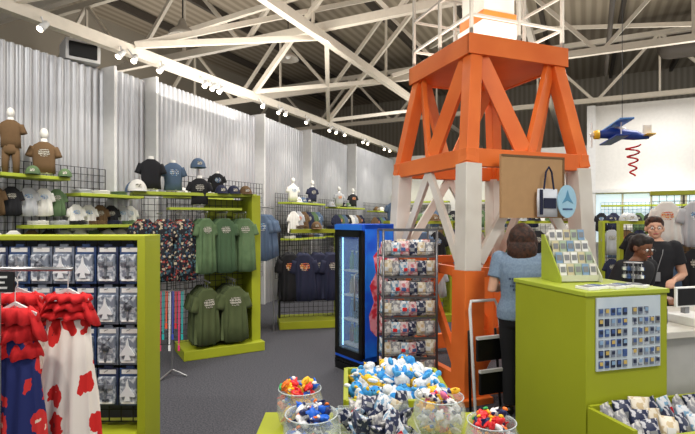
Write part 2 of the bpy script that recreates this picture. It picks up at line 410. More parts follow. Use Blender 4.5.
# ------------------------------------------------------------ dresses
def dress(loc,rz,body,yoke,label,yl=.2,L=.95,sx=.6):
    e=empty('dress',label,'dress',loc,rz,'summer dresses on rack'); e.scale=(sx,.9,1)
    part('hanger',MB().limb([(0,0,-.03),(0,0,.06),(.02,0,.085),(.0,0,.11),(-.02,0,.1)],.003,6).beam((-.17,0,-.05),(0,0,0),.014).beam((.17,0,-.05),(0,0,0),.014),TRIMW,e)
    def fr(w,d,z,a,ph=0,n=64):
        o=[]
        for j in range(n):
            t=2*math.pi*j/n; k=1+a*math.sin(11*t+ph)+a*.6*math.sin(5*t+2*ph)
            o.append((w*math.cos(t)*(1+a*.3*math.sin(7*t)),d*math.sin(t)*k,z+.008*math.sin(9*t+ph)*(a>0.05)))
        return o
    part('skirt',MB().loft([fr(.27,.1,-L,.24,.5),fr(.25,.09,-L*.75,.22,.4),fr(.225,.075,-.5,.18,.2),fr(.19,.055,-.34,.12,.1),fr(.17,.045,-.14,.05)]),body,e,True)
    mb=MB()
    for q in range(3):
        z1=-yl*(q+1)/3; z0=-yl*q/3-.02; w0=.15+.012*q
        mb.loft([fr(w0+.035,.06+.006*q,z1-.01,.2,q*1.7),fr(w0+.02,.052,(z0+z1)/2,.14,q*1.7),fr(w0-(.03 if q==0 else 0),.04,z0,.04,q)])
    part('ruffle_top',mb,yoke,e,True)
    for s in(-1,1): part('sleeve',MB().loft([[(s*(.14+.06*k)+.04*(1+.1*math.sin(5*t))*math.cos(t)*(.7+.5*k),.038*math.sin(t)*(.8+.5*k),-.04-.1*k+.03*math.cos(t)*-s) for t in [2*math.pi*j/24 for j in range(24)]] for k in(0,.5,1)]),yoke,e,True)
    return e
e=empty('clothing_rack','chrome garment rack holding ruffled floral dresses','clothing rack',(-1.55,2.25,0))
part('rail',MB().cyl((-.5,0,1.47),(.26,0,1.47),.01),CHROME,e,True)
part('post',MB().cyl((-.5,0,.03),(-.5,0,1.47),.012),CHROME,e,True); part('foot',MB().box((-.5,0,.02),(.04,.5,.03)),CHROME,e)
dress((-1.95,2.3,1.37),.5,FLON,RED,'navy dress with red flowers and red ruffle top')
dress((-1.74,2.27,1.35),.4,FLOW,RED,'white dress with red flowers and red ruffle top',.3)
dress((-1.58,2.3,1.37),.3,FLOW,RED,'white dress with red poppies beside navy floral dress',.17,sx=.62)
dress((-1.31,2.25,1.375),-.05,FLOW,RED,'white dress with large red poppies and red ruffle top',.12,sx=.6)
dress((-1.44,2.08,1.34),.1,FLON,RED,'navy dress with red flowers and long red ruffle top',.22,sx=.52)
e=empty('sign_holder','small black placard with white lines in a metal holder','sign',(-1.46,1.98,0))
part('pole',MB().cyl((0,.03,.02),(0,.03,1.4),.008,n=8),CHROME,e); part('foot',MB().cyl((0,.03,0),(0,.03,.02),.12),CHROME,e)
part('placard',MB().box((0,0,1.445),(.17,.01,.085)),BLACKP,e)
for i,w_ in enumerate((.12,.1,.12)): part('printed_line',MB().box((0,-.007,1.465-i*.022),(w_,.003,.008)),WHITE,e)

# ------------------------------------------------------------ middle green display
ang=math.radians(30); DO=Vector((-1.95,5.75,0)); RD=Matrix.Rotation(ang,3,'Z')
def DL(x,y,z=0): return DO+RD@Vector((x,y,z))
e=empty('apparel_display','lime display stand with grid back, base and shirt arms','display stand',DO,ang)
part('base',MB().box((.5,.3,.06),(1.02,.6,.12)),GREEN,e,bevel=.008)
part('column',MB().box((.93,.36,1.05),(.12,.5,1.95)),GREEN,e,bevel=.006)
part('wire_grid',grid_mb(1.3,1.85,.12,.5),BLACK,e,loc=(.23,0,0))
part('backing_panel',MB().box((.62,.56,1.05),(.5,.03,1.85)),GREEN,e)
part('shelf',MB().box((.2,.35,2.02),(1.5,.42,.04)),GREEN2,e,bevel=.004)
part('shelf',MB().box((.3,.25,1.84),(.9,.22,.03)),GREEN2,e)
for x,z in((.3,.93),(.6,.93),(.27,1.8),(.51,1.8),(.75,1.8),(-.02,1.8),(-.24,1.78)): part('face_out_arm',MB().cyl((x,.52,z),(x,.0,z),.008,n=8),CHROME,e)
for k,x in enumerate((.28,.62)):
    for i in range(6):
        shirt([OLIVE,OLIVE2][i%2],DL(x+random.uniform(-.01,.01),.03+.075*i,.86),ang+random.uniform(-.2,.2)+[.1,-.1][k],'olive graphic tee on lower arm of lime stand',PRW,group='olive tees',scale=.84,length=.82)
for k,x in enumerate((.25,.5,.75)):
    for i in range(6):
        shirt([SAGE,SAGE2,SAGE][(i+k)%3],DL(x+random.uniform(-.012,.012),.0+.02*k+.08*i,1.72),ang+random.uniform(-.2,.2)+.35*(1-k),'sage green graphic tee on upper arm of lime stand',PRW,group='sage tees',scale=.64,length=1.05)
for k,x in enumerate((.02,-.2,-.42)):
    for i in range(6):
        shirt(ALOHA if (i+k)%3 or i==0 else BLKC,DL(x,.04+.07*i+.04*k,1.71),ang+random.uniform(-.2,.2)+.25,'black shirt with muted tropical print',None,length=1.05,name='aloha_shirt',group='tropical print shirts',scale=.7)
mannequin(BLKC,DL(-.34,.28,2.04),ang-.1,'mannequin bust in black tee on lime shelf',None,.6,False)
mannequin(DENIM,DL(-.06,.42,2.04),ang,'mannequin bust in blue graphic tee on lime shelf',PRB,.58,False)
mannequin(BLKC,DL(.22,.2,1.86),ang-.2,'mannequin bust in black printed tee on lime shelf',PRW,.55,False)
mannequin(BLKC,DL(.5,.42,2.04),ang-.1,'mannequin bust in charcoal tee at the shelf rear',PRB,.42,False)
cap(WCLOTH,DL(-.5,.2,2.04),ang,'white and blue cap at shelf end',1.2); cap(DENIM,DL(-.52,.42,2.04),ang,'blue cap at shelf end',1.1)
solo('cap_riser',MB().cyl((0,0,0),(0,0,.33),.02).cyl((0,0,0),(0,0,.01),.08),CHROME,'chrome riser carrying a cap','riser',DL(.26,.46,2.04))
cap(DENIM,DL(.26,.46,2.38),ang,'blue cap on riser',1.1)
for x in(.5,.66,.82): cap([NAVY,BROWN,LGREY][int(x*6)%3],DL(x,.22,2.04),ang,'cap on lime shelf',.95)
for i in range(6):
    shirt(DENIM,DL(1.1+.06*i,.42+.1*i,1.78),ang+.2+random.uniform(-.2,.2),'slate blue tee hanging beside the lime stand',PRB if i==0 else None,group='slate tees',scale=.8,length=.8)
solo('clothing_rail',MB().cyl((1.05,.3,1.88),(1.5,.95,1.88),.01,n=8).cyl((1.05,.3,0),(1.05,.3,1.88),.012,n=8).cyl((1.5,.95,0),(1.5,.95,1.88),.012,n=8),CHROME,'chrome rail holding slate tees','clothing rail',DO,ang)
e=empty('lanyard_stand','small floor stand hung with pink and teal lanyards','lanyard stand',(-1.9,5.2,0))
mb=MB().cyl((0,0,.05),(0,0,.95),.012)
for k in range(3):
    t=k*2.094; mb.cyl((0,0,.08),(.16*math.cos(t),.16*math.sin(t),.01),.01,n=8)
mb.cyl((-.12,0,.93),(.12,0,.93),.006,n=6).cyl((0,-.12,.93),(0,.12,.93),.006,n=6)
part('frame',mb,CHROME,e)
LC=[(225,60,120),(40,170,170),(230,90,60),(240,240,240),(60,80,180),(200,40,60)]
for i in range(8):
    x=-.12+.034*i; c=LC[i%6]; zz=.36+.12*(i%3)
    part('lanyard',MB().beam((x-.008,-.02,.93),(x-.004,-.03,zz),.006,.003).beam((x+.008,-.02,.93),(x+.004,-.03,zz),.006,.003).box((x,-.03,zz-.04),(.022,.006,.06)),mat('lanyard%d'%(i%6),c,.6),e)

# ------------------------------------------------------------ second display
e=empty('apparel_display','freestanding grid rack with lime frame, navy tees','display stand',(-.62,7.8,0),.2)
part('base',MB().box((0,0,.06),(1.0,.6,.12)),GREEN,e,bevel=.006)
part('wire_grid',grid_mb(.95,1.4,.12,.1),BLACK,e)
part('top_rail',MB().box((.1,.1,1.52),(.8,.3,.06)),GREEN,e); part('side_frame',MB().box((.48,.1,.8),(.06,.35,1.45)),GREEN,e); part('side_frame',MB().box((-.48,.1,.8),(.03,.2,1.4)),BLACKP,e)
for x in(-.33,-.12,.12,.33):
    for i in range(5):
        c=math.cos(.2);s_=math.sin(.2); yy=-.32+.08*i-(.04 if x in(.33,-.12) else 0)
        shirt([NAVY,BLKC][x in(-.33,)] ,(-.62+x*c-yy*s_,7.8+x*s_+yy*c,1.18),.2+random.uniform(-.2,.2),'dark tee with bright chest print on grid rack',[PRR,PRR,PRW,PRW][int((x+.4)*4.9)%4],group='navy tees',scale=.9,length=.8)
for i in range(3): folded([BROWN,LGREY,NAVY][i],(-.75+.25*i,7.85+.05*i,1.555),.2,.9)
cap(BROWN,(-.5,7.72,1.56),.2,'brown cap on top of gridwall')

# ------------------------------------------------------------ left wall merchandise
def wshelf(b,a,z,w,d=.34):
    return solo('merchandise_shelf',MB().box((0,0,0),(w,d,.04)),GREEN2,'lime painted shelf fixed to the corrugated wall','shelf',R(a,b,z),RV,'lime side shelves',bevel=.004)
def wgrid(b,a,z,w,h):
    return solo('wire_grid_panel',grid_mb(w,h,0,0,.09,.007),BLACK,'black wire grid panel on the corrugated panels','grid panel',R(a,b,z),RV,'side grid panels')
wgrid(.35,.08,.4,1.9,2.0); wgrid(3.3,.4,.6,2.4,1.8); wgrid(5.75,.4,.5,1.6,1.75); wgrid(7.8,.4,.5,2.1,1.7); wgrid(10.8,.4,.5,3.0,1.7)
wshelf(.0,.28,2.2,1.1); wshelf(1.15,.3,2.02,.95); wshelf(2.6,.6,2.05,1.2); wshelf(5.7,.6,2.05,1.4); wshelf(7.8,.6,2.0,1.6); wshelf(10.6,.6,1.95,2.2)
wshelf(.9,.3,1.62,1.6); wshelf(5.7,.6,1.3,1.4); wshelf(7.8,.6,1.3,1.6); wshelf(.1,.3,1.25,1.4); wshelf(5.7,.62,.8,1.4); wshelf(5.7,.62,.3,1.4)
mannequin(BROWN,R(.3,-.05,2.22),RV-.7,'full mannequin in brown flight outfit on wall shelf',None,.52,True,BROWN)
mannequin(BROWN,R(.3,.32,2.22),RV-.6,'white mannequin in dark brown graphic tee on wall shelf',PRW,.62)
cap(SAGE,R(.42,.12,2.225),RV-.6,'sage cap on wall shelf',.85); cap(SAGE,R(.42,.5,2.225),RV-.6,'sage cap on wall shelf',.85); cap(NAVY,R(.42,-.3,2.225),RV-.6,'navy cap on wall shelf',.85)
k=0
for z,bs in ((2.08,(-.38,-.2,-.02,.16,.34,.5)),(1.9,(.75,.92,1.09,1.26,1.43,1.56)),(1.58,(-.4,-.2,0,.2,.4,.6,.8,1.0,1.2,1.4))):
    for b in bs:
        m=[WCLOTH,BROWN,BLKC,LGREY,WCLOTH,SAGE,WCLOTH][k%7]; k+=1
        shirt(m,R(.26,b,z),RV-.35,'small tee hung on wall grid',PRW if m in(BROWN,BLKC,SAGE) else PRB,scale=.48,group='tees on side grid')
for i in range(6): folded([WCLOTH,LGREY,BLKC,BROWN,NAVY,SAGE][i],R(.3,.25+i*.25,1.64),RV,.85)
for i in range(3): folded([LGREY,WCLOTH,SAGE][i],R(.3,.8+i*.27,2.04),RV,.85)
for b in(2.2,2.5,2.8,3.05): cap([LGREY,BROWN,WCLOTH,NAVY][int(b*3)%4],R(.62,b,2.075),RV-.6,'cap on lime wall shelf')
mannequin(WCLOTH,R(.6,5.3,2.075),RV-.5,'mannequin bust in white tee on wall shelf',PRB,.55); mannequin(NAVY,R(.6,6.1,2.075),RV-.5,'mannequin bust in navy tee on wall shelf',PRW,.55)
mannequin(LGREY,R(.6,7.4,2.02),RV-.6,'mannequin bust in grey tee on wall shelf',PRR,.55); mannequin(BLKC,R(.6,8.2,2.02),RV-.6,'mannequin bust in black tee on wall shelf',PRR,.55)
mannequin(DENIM,R(1.5,8.8,1.6),RV-.9,'mannequin bust in slate tee on pedestal',None,.85)
solo('pedestal',MB().box((0,0,.8),(.4,.4,1.6)),TRIMW,'white square pedestal under mannequin','pedestal',R(1.5,8.8),RV,bevel=.01)
mats=[WCLOTH,DENIM,NAVY,LGREY,BLKC,SAGE,BROWN,RED]
for k,(b0,b1,z) in enumerate([(5.1,6.4,1.88),(7.0,8.7,1.83),(7.0,8.7,1.12),(9.4,12.0,1.78),(9.4,12.0,1.1)]):
    n=int((b1-b0)/.2)
    for i in range(n):
        m=mats[(i*3+k*2)%7]
        shirt(m,R(.68,b0+.1+i*.2,z),RV-.35,'tee hanging face out on wall grid',[PRW,PRR,PRB][i%3] if i%2 else None,scale=.66,group='tees along corrugated panels')
for i,b in enumerate((5.5,5.7,5.9,7.0,7.65,7.9,9.8,10.2,10.6,11.,11.4)): cap(mats[i%7],R(.6,b,2.075 if b<7 else (2.025 if b<9 else 1.975)),RV-.6,'cap on lime wall shelf')
for i in range(12):
    b=[5.15,5.4,5.65,5.9,6.15,6.3,7.2,7.45,7.7,7.95,8.2,8.4][i]
    folded(mats[(i*2)%7],R(.62,b,1.32),RV,.9)
    if i<6: folded(mats[(i*3+1)%7],R(.62,b,.82),RV,.9); folded(mats[(i*5+2)%7],R(.62,b,.32),RV,.9)

# ------------------------------------------------------------ back wall merchandise
def bshelf(a,z,w): solo('merchandise_shelf',MB().box((0,0,0),(w,.34,.05)),GREEN2,'long lime shelf at the rear of the shop','shelf',R(a,12.3,z),RP,'rear shelves')
for a,w in((1.2,1.8),(3.6,2.4),(7.6,2.2),(10.6,3.4)):
    solo('wire_grid_panel',grid_mb(w,1.7,0,0,.1,.008),BLACK,'black wire grid panel at the rear of the shop','grid panel',R(a,12.53,.5),RP,'rear grids')
    bshelf(a,2.3 if a<5 else 2.1,w); bshelf(a,1.35,w)
for i in range(36):
    a=.5+i*.3
    if 5.0<a<6.4: continue
    shirt(mats[(i*5+2)%7],R(a,12.05,2.0 if a<6 else 1.9),RP,'tee hanging on rear grid',[PRW,PRR,PRB][i%3],scale=.75,group='tees on rear grids')
    if i%2: shirt(mats[(i*3+1)%7],R(a,12.05,1.2),RP,'tee hanging on rear grid',None,scale=.8,group='tees on rear grids')
for k,(x,y,rz,w) in enumerate([(1.6,10.2,.3,1.6),(3.6,9.2,-.2,1.8),(6.3,9.8,-.3,2.0),(5.0,7.3,-.4,1.5),(1.3,8.3,.1,.9)]):
    e=empty('apparel_display','lime-topped gridwall floor stand with clothing','display stand',(x,y,0),rz)
    part('base',MB().box((0,0,.06),(w,.7,.12)),GREEN,e); part('wire_grid',grid_mb(w,1.5,.12,0,.09),BLACK,e); part('top_rail',MB().box((0,0,1.66),(w+.06,.3,.05)),GREEN,e)
    part('side_frame',MB().box((w/2,0,.85),(.05,.4,1.6)),GREEN,e); part('side_frame',MB().box((-w/2,0,.85),(.05,.4,1.6)),GREEN,e)
    n=int(w/.25); M=Matrix.Rotation(rz,3,'Z')
    for i in range(n):
        for z in(1.5,.9):
            p=Vector((x,y,0))+M@Vector((-w/2+.16+i*.25,-.16-.05*(i%2),z))
            shirt(mats[(i*3+k+int(z))%7],p,rz+random.uniform(-.3,.3),'tee hanging on floor stand grid',[PRW,PRR,PRB][i%3],scale=.75,group='tees on floor stands')
    for i in range(n):
        p=Vector((x,y,0))+M@Vector((-w/2+.16+i*.25,0,1.69)); cap(mats[(i+k)%7],p,rz,'cap on top of floor stand')

# ------------------------------------------------------------ drinks cooler
FA=math.radians(-53)
fe=empty('drinks_cooler','blue glass-door drinks cooler with black base grille','refrigerator',(.15,5.16,0),FA)
part('body',MB().box((-.25,.46,.9),(.5,.02,1.5)).box((-.01,.25,.9),(.02,.4,1.5)).box((-.49,.25,.9),(.02,.4,1.5)).box((-.25,.245,1.61),(.5,.45,.09)).box((-.25,.235,.17),(.5,.45,.06)),BLUE,fe,bevel=.004)
part('side_panel',MB().box((.003,.25,.9),(.006,.4,1.4)),mat('cooler_side_art',(22,90,222),.3,c2=(40,130,240),scale=3),fe)
def yz(pts,x0,x1):
    n=len(pts); mb=MB(); vs=[(x0,y,z) for y,z in pts]+[(x1,y,z) for y,z in pts]
    return mb.add(vs,[tuple(range(n)),tuple(range(2*n-1,n-1,-1))]+[(i,(i+1)%n,(i+1)%n+n,i+n) for i in range(n)])
part('side_graphic',yz([(.12,.5),(.2,.42),(.36,.44),(.42,.62),(.4,.85),(.43,1.05),(.38,1.3),(.26,1.4),(.16,1.3),(.2,1.12),(.11,.98),(.17,.8),(.1,.66)],.0065,.009),mat('splash_pink',(214,52,72),.4,c2=(240,160,175),scale=9,lo=.42,hi=.56),fe)
part('side_white_splash',yz([(.22,.6),(.3,.56),(.34,.8),(.3,1.05),(.34,1.22),(.26,1.26),(.24,1.0),(.27,.82)],.0092,.011),mat('splash_white',(246,232,234),.4),fe)  # white part of the printed side graphic
part('interior_liner',MB().box((-.25,.44,.88),(.45,.01,1.36)),mat('liner_glow',(176,205,226),.5,emit=.45),fe)  # liner emission stands in for light inside the cooler
part('base_grille',MB().box((-.25,.235,.07),(.5,.45,.14)).box((-.25,.0,.08),(.46,.02,.02)).box((-.25,.0,.11),(.46,.02,.012)),BLACKP,fe)
d=part('door',MB().box((-.47,.03,.88),(.06,.05,1.42)).box((-.03,.03,.88),(.06,.05,1.42)).box((-.25,.03,.21),(.5,.05,.08)).box((-.25,.03,1.55),(.5,.05,.08)),BLACKP,fe,bevel=.004)
part('glass_pane',MB().box((-.25,.03,.88),(.39,.01,1.26)),GLASSD,d); part('handle',MB().limb([(-.07,.0,.7),(-.07,-.04,.72),(-.07,-.04,1.1),(-.07,0,1.12)],.009,8),CHROME,d,True)
part('header_sign',MB().box((-.25,.005,1.62),(.48,.02,.06)),mat('cooler_header',(40,110,210),.3),fe)
for x in(-.43,-.07): part('light_strip',MB().box((x,.07,.88),(.012,.012,1.24)),mat('cooler_led',(150,210,255),.3,emit=3),fe)
for z in(.28,.56,.84,1.12): part('shelf',MB().box((-.25,.25,z),(.44,.36,.012)),TRIMW,fe)
BC=[(130,60,60),(70,100,150),(170,130,90),(90,130,100),(60,60,66)]
M=Matrix.Rotation(FA,3,'Z'); bt=None
for k,z in enumerate((.287,.567,.847,1.127)):
    for i in range(5):
        p=Vector((.15,5.16,0))+M@Vector((-.42+.085*i,.2,z))
        m=mat('bottle%d'%((i*3+k)%5),BC[(i*3+k)%5],.3)
        if bt is None:
            bt=solo('drink_bottle',MB().loft([[(r*math.cos(j*math.pi/6),r*math.sin(j*math.pi/6),zz) for j in range(12)] for r,zz in((.03,0),(.033,.02),(.033,.12),(.028,.15),(.014,.18),(.014,.2))]),m,'plastic drink bottle on cooler shelf','bottle',p,0,'bottles in cooler',smooth=True)
            part('bottle_cap',MB().cyl((0,0,.2),(0,0,.218),.016),WHITE,bt)
        else: clone(bt,p,matl=m)

# ------------------------------------------------------------ wire rack
rx,ry,rw,rd=.60,4.88,.53,.36
e=empty('wire_rack','grey metal wire shelf rack full of bagged snacks','shelving rack',(rx,ry,0),.08)
for x in(-rw/2,rw/2):
    for y in(-rd/2,rd/2): part('post',MB().cyl((x,y,0),(x,y,1.6),.012,n=8),RACKM,e,True)
SZ=(.14,.34,.54,.74,.94,1.14,1.34)
for z in SZ:
    mb=MB()
    for i in range(9): mb.box((0,-rd/2+rd*i/8,z),(rw,.005,.005))
    for x in(-rw/2,0,rw/2): mb.box((x,0,z-.005),(.006,rd,.006))
    mb.box((0,-rd/2,z+.05),(rw,.005,.005)).box((0,-rd/2,z),(rw,.008,.02))
    part('shelf',mb,RACKM,e)
part('side_mesh',grid_mb(rd,1.35,.15,0,.06,.004),RACKM,e,loc=(rw/2,0,0),rz=math.pi/2)
part('top_rim',MB().box((0,-rd/2,1.6),(rw,.01,.02)).box((0,rd/2,1.6),(rw,.01,.02)).box((-rw/2,0,1.6),(.01,rd,.02)).box((rw/2,0,1.6),(.01,rd,.02)),RACKM,e)
BAGM=[mat('bag_white',(208,206,202),.4,c2=(140,140,146),scale=26,lo=.45,hi=.55),mat('bag_pink',(196,104,114),.4,c2=(214,190,190),scale=22,lo=.45,hi=.5),mat('bag_cream',(196,176,140),.4,c2=(220,212,196),scale=24,lo=.45,hi=.5),mat('bag_sky',(120,160,190),.4,c2=(214,216,220),scale=24,lo=.45,hi=.5),mat('bag_dark',(36,44,74),.4,c2=(190,190,196),scale=22,lo=.54,hi=.57)]
def pouch(loc,rz,m,label,group,s=1,tilt=None,first={}):
    if m.name in first:
        o=clone(first[m.name],loc,rz,s); o['group']=group; o['label']=label
    else:
        mb=MB(); rings=[]
        for t,w,d in((0,.06,.012),(.02,.062,.028),(.07,.058,.036),(.12,.058,.028),(.15,.062,.008),(.165,.062,.003)):
            rings.append(sring(w,d,t,n=16,rip=.06))
        o=solo('snack_bag',mb.loft(rings),m,label,'bag',loc,rz,group,smooth=True); o.scale=(s,)*3
        part('bag_label',MB().box((0,-.036,.075),(.05,.006,.04)),[TRIMW,PKB,RED,GREY,TRIMW][len(first)%5],o)
        first[m.name]=o
    o.rotation_euler=(tilt[0] if tilt else 0,tilt[1] if tilt else 0,rz)
    return o
M=Matrix.Rotation(.08,3,'Z')
for k,z in enumerate(SZ):
    for i in range(6):
        for j in range(2):
            p=Vector((rx,ry,0))+M@Vector((-.215+.086*i,-.09+j*.15,z+.006))
            pouch(p,.08+random.uniform(-.6,.6),BAGM[(k*2+i*3+j+(k//2))%5],'small crinkled bag of treats on wire rack','bags on wire rack',random.uniform(.78,.98))

# ------------------------------------------------------------ tower
TA=math.radians(21); T=(1.56,5.50,0)
te=empty('observation_tower','orange and white wooden control tower with cross braces and railed deck','tower',T,TA)
zs=[(0,.80),(2.3,.71),(3.36,.53)]
def hs(z):
    for (z0,h0),(z1,h1) in zip(zs,zs[1:]):
        if z<=z1: return h0+(h1-h0)*(z-z0)/(z1-z0)
    return zs[-1][1]
def tp(sx,sy,z): h=hs(z); return Vector((sx*h,sy*h,z))
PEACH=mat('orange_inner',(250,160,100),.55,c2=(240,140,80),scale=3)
for sx in(-1,1):
    for sy in(-1,1):
        for kk,(z0,z1,w_,m) in enumerate(((0,1.22,.22,0),(1.22,2.24,.18,1),(2.24,3.36,.14,0))):
            a=tp(sx,sy,z0);b=tp(sx,sy,z1); of=(w_-.13)/2; off=Vector((-sx*of,-sy*of,0))
            part(['lower_leg','middle_leg','upper_leg'][kk],MB().beam(a+off,b+off,w_,w_),[ORANGE,WHITEP,ORANGE][kk],te,bevel=.006)
        part('footing',MB().box((sx*.74,sy*.74,.03),(.34,.34,.06)),ORANGE,te,bevel=.005)
faces=[((-1,-1),(1,-1)),((1,-1),(1,1)),((1,1),(-1,1)),((-1,1),(-1,-1))]
for fi,(A,B) in enumerate(faces):
    def lerp(t,z): return tp(A[0]+(B[0]-A[0])*t,A[1]+(B[1]-A[1])*t,z)
    part('cross_beam',MB().beam(lerp(-.04,2.3),lerp(1.04,2.3),.1,.17),ORANGE,te,bevel=.004)
    part('cross_beam',MB().beam(lerp(0,1.2),lerp(1,1.2),.05,.09),ORANGE,te)
    part('cross_beam',MB().beam(lerp(0,.14),lerp(1,.14),.07,.18),ORANGE,te)
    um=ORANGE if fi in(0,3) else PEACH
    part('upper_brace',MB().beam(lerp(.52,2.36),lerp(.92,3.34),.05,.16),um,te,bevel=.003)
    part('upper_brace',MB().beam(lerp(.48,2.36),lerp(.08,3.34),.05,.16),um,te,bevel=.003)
    part('middle_brace',MB().beam(lerp(.09,1.3),lerp(.5,2.22),.04,.1),WHITEP,te); part('middle_brace',MB().beam(lerp(.91,1.3),lerp(.5,2.22),.04,.1),WHITEP,te)
    part('lower_brace',MB().beam(lerp(.08,.26),lerp(.5,1.16),.04,.11),ORANGE,te); part('lower_brace',MB().beam(lerp(.92,.26),lerp(.5,1.16),.04,.11),ORANGE,te)
part('deck',MB().box((0,0,3.40),(1.18,1.18,.1)),ORANGE,te,bevel=.005)
for (x,y,w_,d_) in((0,-.6,1.26,.04),(0,.6,1.26,.04),(-.61,0,.04,1.22),(.61,0,.04,1.22)): part('deck_fascia',MB().box((x,y,3.44),(w_,d_,.2)),ORANGE,te,bevel=.004)
part('cabin',MB().box((-.02,-.1,3.66),(.48,.48,.36)),WHITEP,te,bevel=.01); part('cabin_band',MB().box((-.02,-.1,3.9),(.44,.44,.1)),ORANGE,te)
part('cabin_upper',MB().box((-.02,-.1,4.25),(.4,.4,.62)),WHITEP,te)
for A,B in faces:
    for t in(0,.5):
        x=(A[0]+(B[0]-A[0])*t)*.58;y=(A[1]+(B[1]-A[1])*t)*.58; part('rail_post',MB().box((x,y,3.98),(.03,.03,.95)),STEELG,te)
    for z in(3.74,4.1,4.44): part('guard_rail',MB().beam((A[0]*.58,A[1]*.58,z),(B[0]*.58,B[1]*.58,z),.025),STEELG,te)
MT=Matrix.Rotation(TA,3,'Z')
def TL(x,y,z): return Vector(T)+MT@Vector((x,y,z))
BX=-.09
e=empty('notice_board','brown cardboard panel fixed to the tower side','board',TL(BX,-.88,2.02),TA)
part('panel',MB().box((0,0,0),(.76,.03,.6)),CARD,e)
for x,z,w_,h_ in((0,.29,.76,.02),(.37,0,.02,.6)): part('edge_strip',MB().box((x,-.018,z),(w_,.01,h_)),mat('dark_card',(120,92,62),.8),e)
e=empty('tote_bag','white and navy canvas tote hanging from the board','tote bag',TL(BX+.12,-.945,2.0),TA)
part('bag_body',MB().loft([sring(.12,.025,-.27,n=16),sring(.125,.03,-.1,n=16),sring(.12,.02,.0,n=16)]),mat('tote_canvas',(222,226,234),.8),e,True)
part('bag_print',MB().box((0,-.034,-.14),(.15,.006,.1)),NAVY,e); part('bag_side_panel',MB().box((-.1,-.03,-.13),(.03,.012,.24)),NAVY,e)
part('handle',MB().limb([(-.06,-.02,0),(-.035,-.02,.16),(.0,-.02,.21),(.035,-.02,.16),(.06,-.02,0)],.009,8),NAVY,e,True)
e=empty('badge_sign','pale blue oval badge sign hanging at the board edge','sign',TL(BX+.32,-.99,1.96),TA)
part('oval_panel',MB().ext([(.115*math.cos(t*math.pi/14),-.08+.16*math.sin(t*math.pi/14)) for t in range(28)],-.006,.006),mat('badge_blue',(165,208,230),.4),e)
part('hang_cord',MB().cyl((0,0,.07),(0,.0,.2),.003,n=6),BLACK,e)
part('emblem',MB().ext([(-.07,-.1),(0,-.07),(.07,-.1),(.025,-.04),(0,.03),(-.025,-.04)],-.011,-.007),mat('emblem_teal',(90,150,185),.5),e); part('caption_line',MB().box((0,-.009,-.155),(.12,.004,.016)),PKB,e)
e=empty('step_stool','folded white and black two-step ladder leaning on the tower','step ladder',(1.27,4.24,0),TA)
for x in(-.18,.18):
    part('rail',MB().limb([(x,-.02,.01),(x*.85,.1,.9)],.014,8),TRIMW,e,True); part('back_leg',MB().limb([(x*.9,.08,.01),(x*.8,.13,.7)],.012,8),BLACKP,e,True)
part('top_handle',MB().limb([(-.153,.1,.9),(-.13,.12,.97),(.13,.12,.97),(.153,.1,.9)],.014,8),TRIMW,e,True)
for z,y in((.22,.0),(.5,.04)): part('step',MB().box((0,y-.03,z+.06),(.3,.03,.2)),BLACKP,e,bevel=.01); part('step_edge',MB().box((0,y-.05,z+.17),(.32,.03,.025)),TRIMW,e)

# ------------------------------------------------------------ counter
CA=math.radians(15); C=Vector((1.49,3.0,0)); MC=Matrix.Rotation(CA,3,'Z')
def CL(x,y,z=0): return C+MC@Vector((x,y,z))
e=empty('sales_counter','lime green boxed counter with pin display panel','counter',C,CA)
part('body',MB().box((.32,.37,.61),(.64,.74,1.22)),GREEN,e,bevel=.004)
part('countertop',MB().box((.32,.37,1.235),(.66,.76,.03)),GREEN2,e,bevel=.004)
PANEL=mat('panel_white',(206,216,222),.4,c2=(190,204,214),scale=5)
p=part('display_panel',MB().box((.32,-.007,.98),(.5,.01,.46)),PANEL,e)
cols=[mat('pin_blue',(70,96,150),.4),mat('pin_gold',(210,180,100),.4),mat('pin_navy',(48,56,80),.4),mat('pin_sky',(140,172,204),.4)]
for i in range(10):
    for j in range(6):
        x=.1+i*.046+(.03 if i>4 else 0); z=.79+j*.066
        if i>7 and j>4: continue
        part('pin_card',MB().box((x,-.015,z),(.032,.005,.046)).box((x,-.0185,z+.006),(.022,.004,.022),1),[[cols[0],cols[2],PKS][(i//2+j)%3] if i<5 else [PKW,GREY,PKS][(j+i)%3],cols[(i+j*3+1)%4]],p)
e=empty('register_counter','white and grey checkout counter beside the lime counter','counter',C,CA)
part('body',MB().box((1.53,.42,.45),(1.72,.7,.9)),mat('counter_grey',(180,180,176),.5),e,bevel=.004)
part('countertop',MB().box((1.54,.42,.925),(1.74,.78,.05)),mat('counter_top',(204,200,190),.35),e,bevel=.006)
e=empty('display_bin','lime open display bin with packs below the counter','display bin',C,CA)
part('base',MB().box((1.0,-.2,.2),(2.0,.34,.4)),GREEN,e); part('front_lip',MB().box((1.0,-.38,.44),(2.0,.03,.1)),GREEN,e,bevel=.004)
part('back_lip',MB().box((1.0,-.03,.47),(2.0,.02,.16)),GREEN,e); part('side_lip',MB().box((.0,-.2,.46),(.03,.34,.16)),GREEN,e)
for x in(.66,1.3): part('divider',MB().box((x,-.2,.44),(.015,.33,.1)),GREEN,e)
for i in range(17):
    m=[BAGM[0],BAGM[4],BAGM[4],BAGM[3],BAGM[2]][(i*2)%5]
    for j in range(3):
        pouch(CL(.09+.11*i,-.31+.1*j,.405+.012*j),CA+random.uniform(-.5,.5),m,'wrapped dark and white souvenir pack in lime bin','packs in lime bin',random.uniform(.85,1.05),(random.uniform(-.35,-.1),random.uniform(-.15,.15)))
RX=(.30,.40)
PALE=mat('rack_pale',(206,208,186),.5)
RA=CA-.15
e=empty('card_rack','slanted leaflet rack with lime side panel on the counter','card rack',CL(*RX,1.25),RA)
part('slanted_back',MB().beam((0,.02,.0),(0,.22,.33),.3,.01),PALE,e)
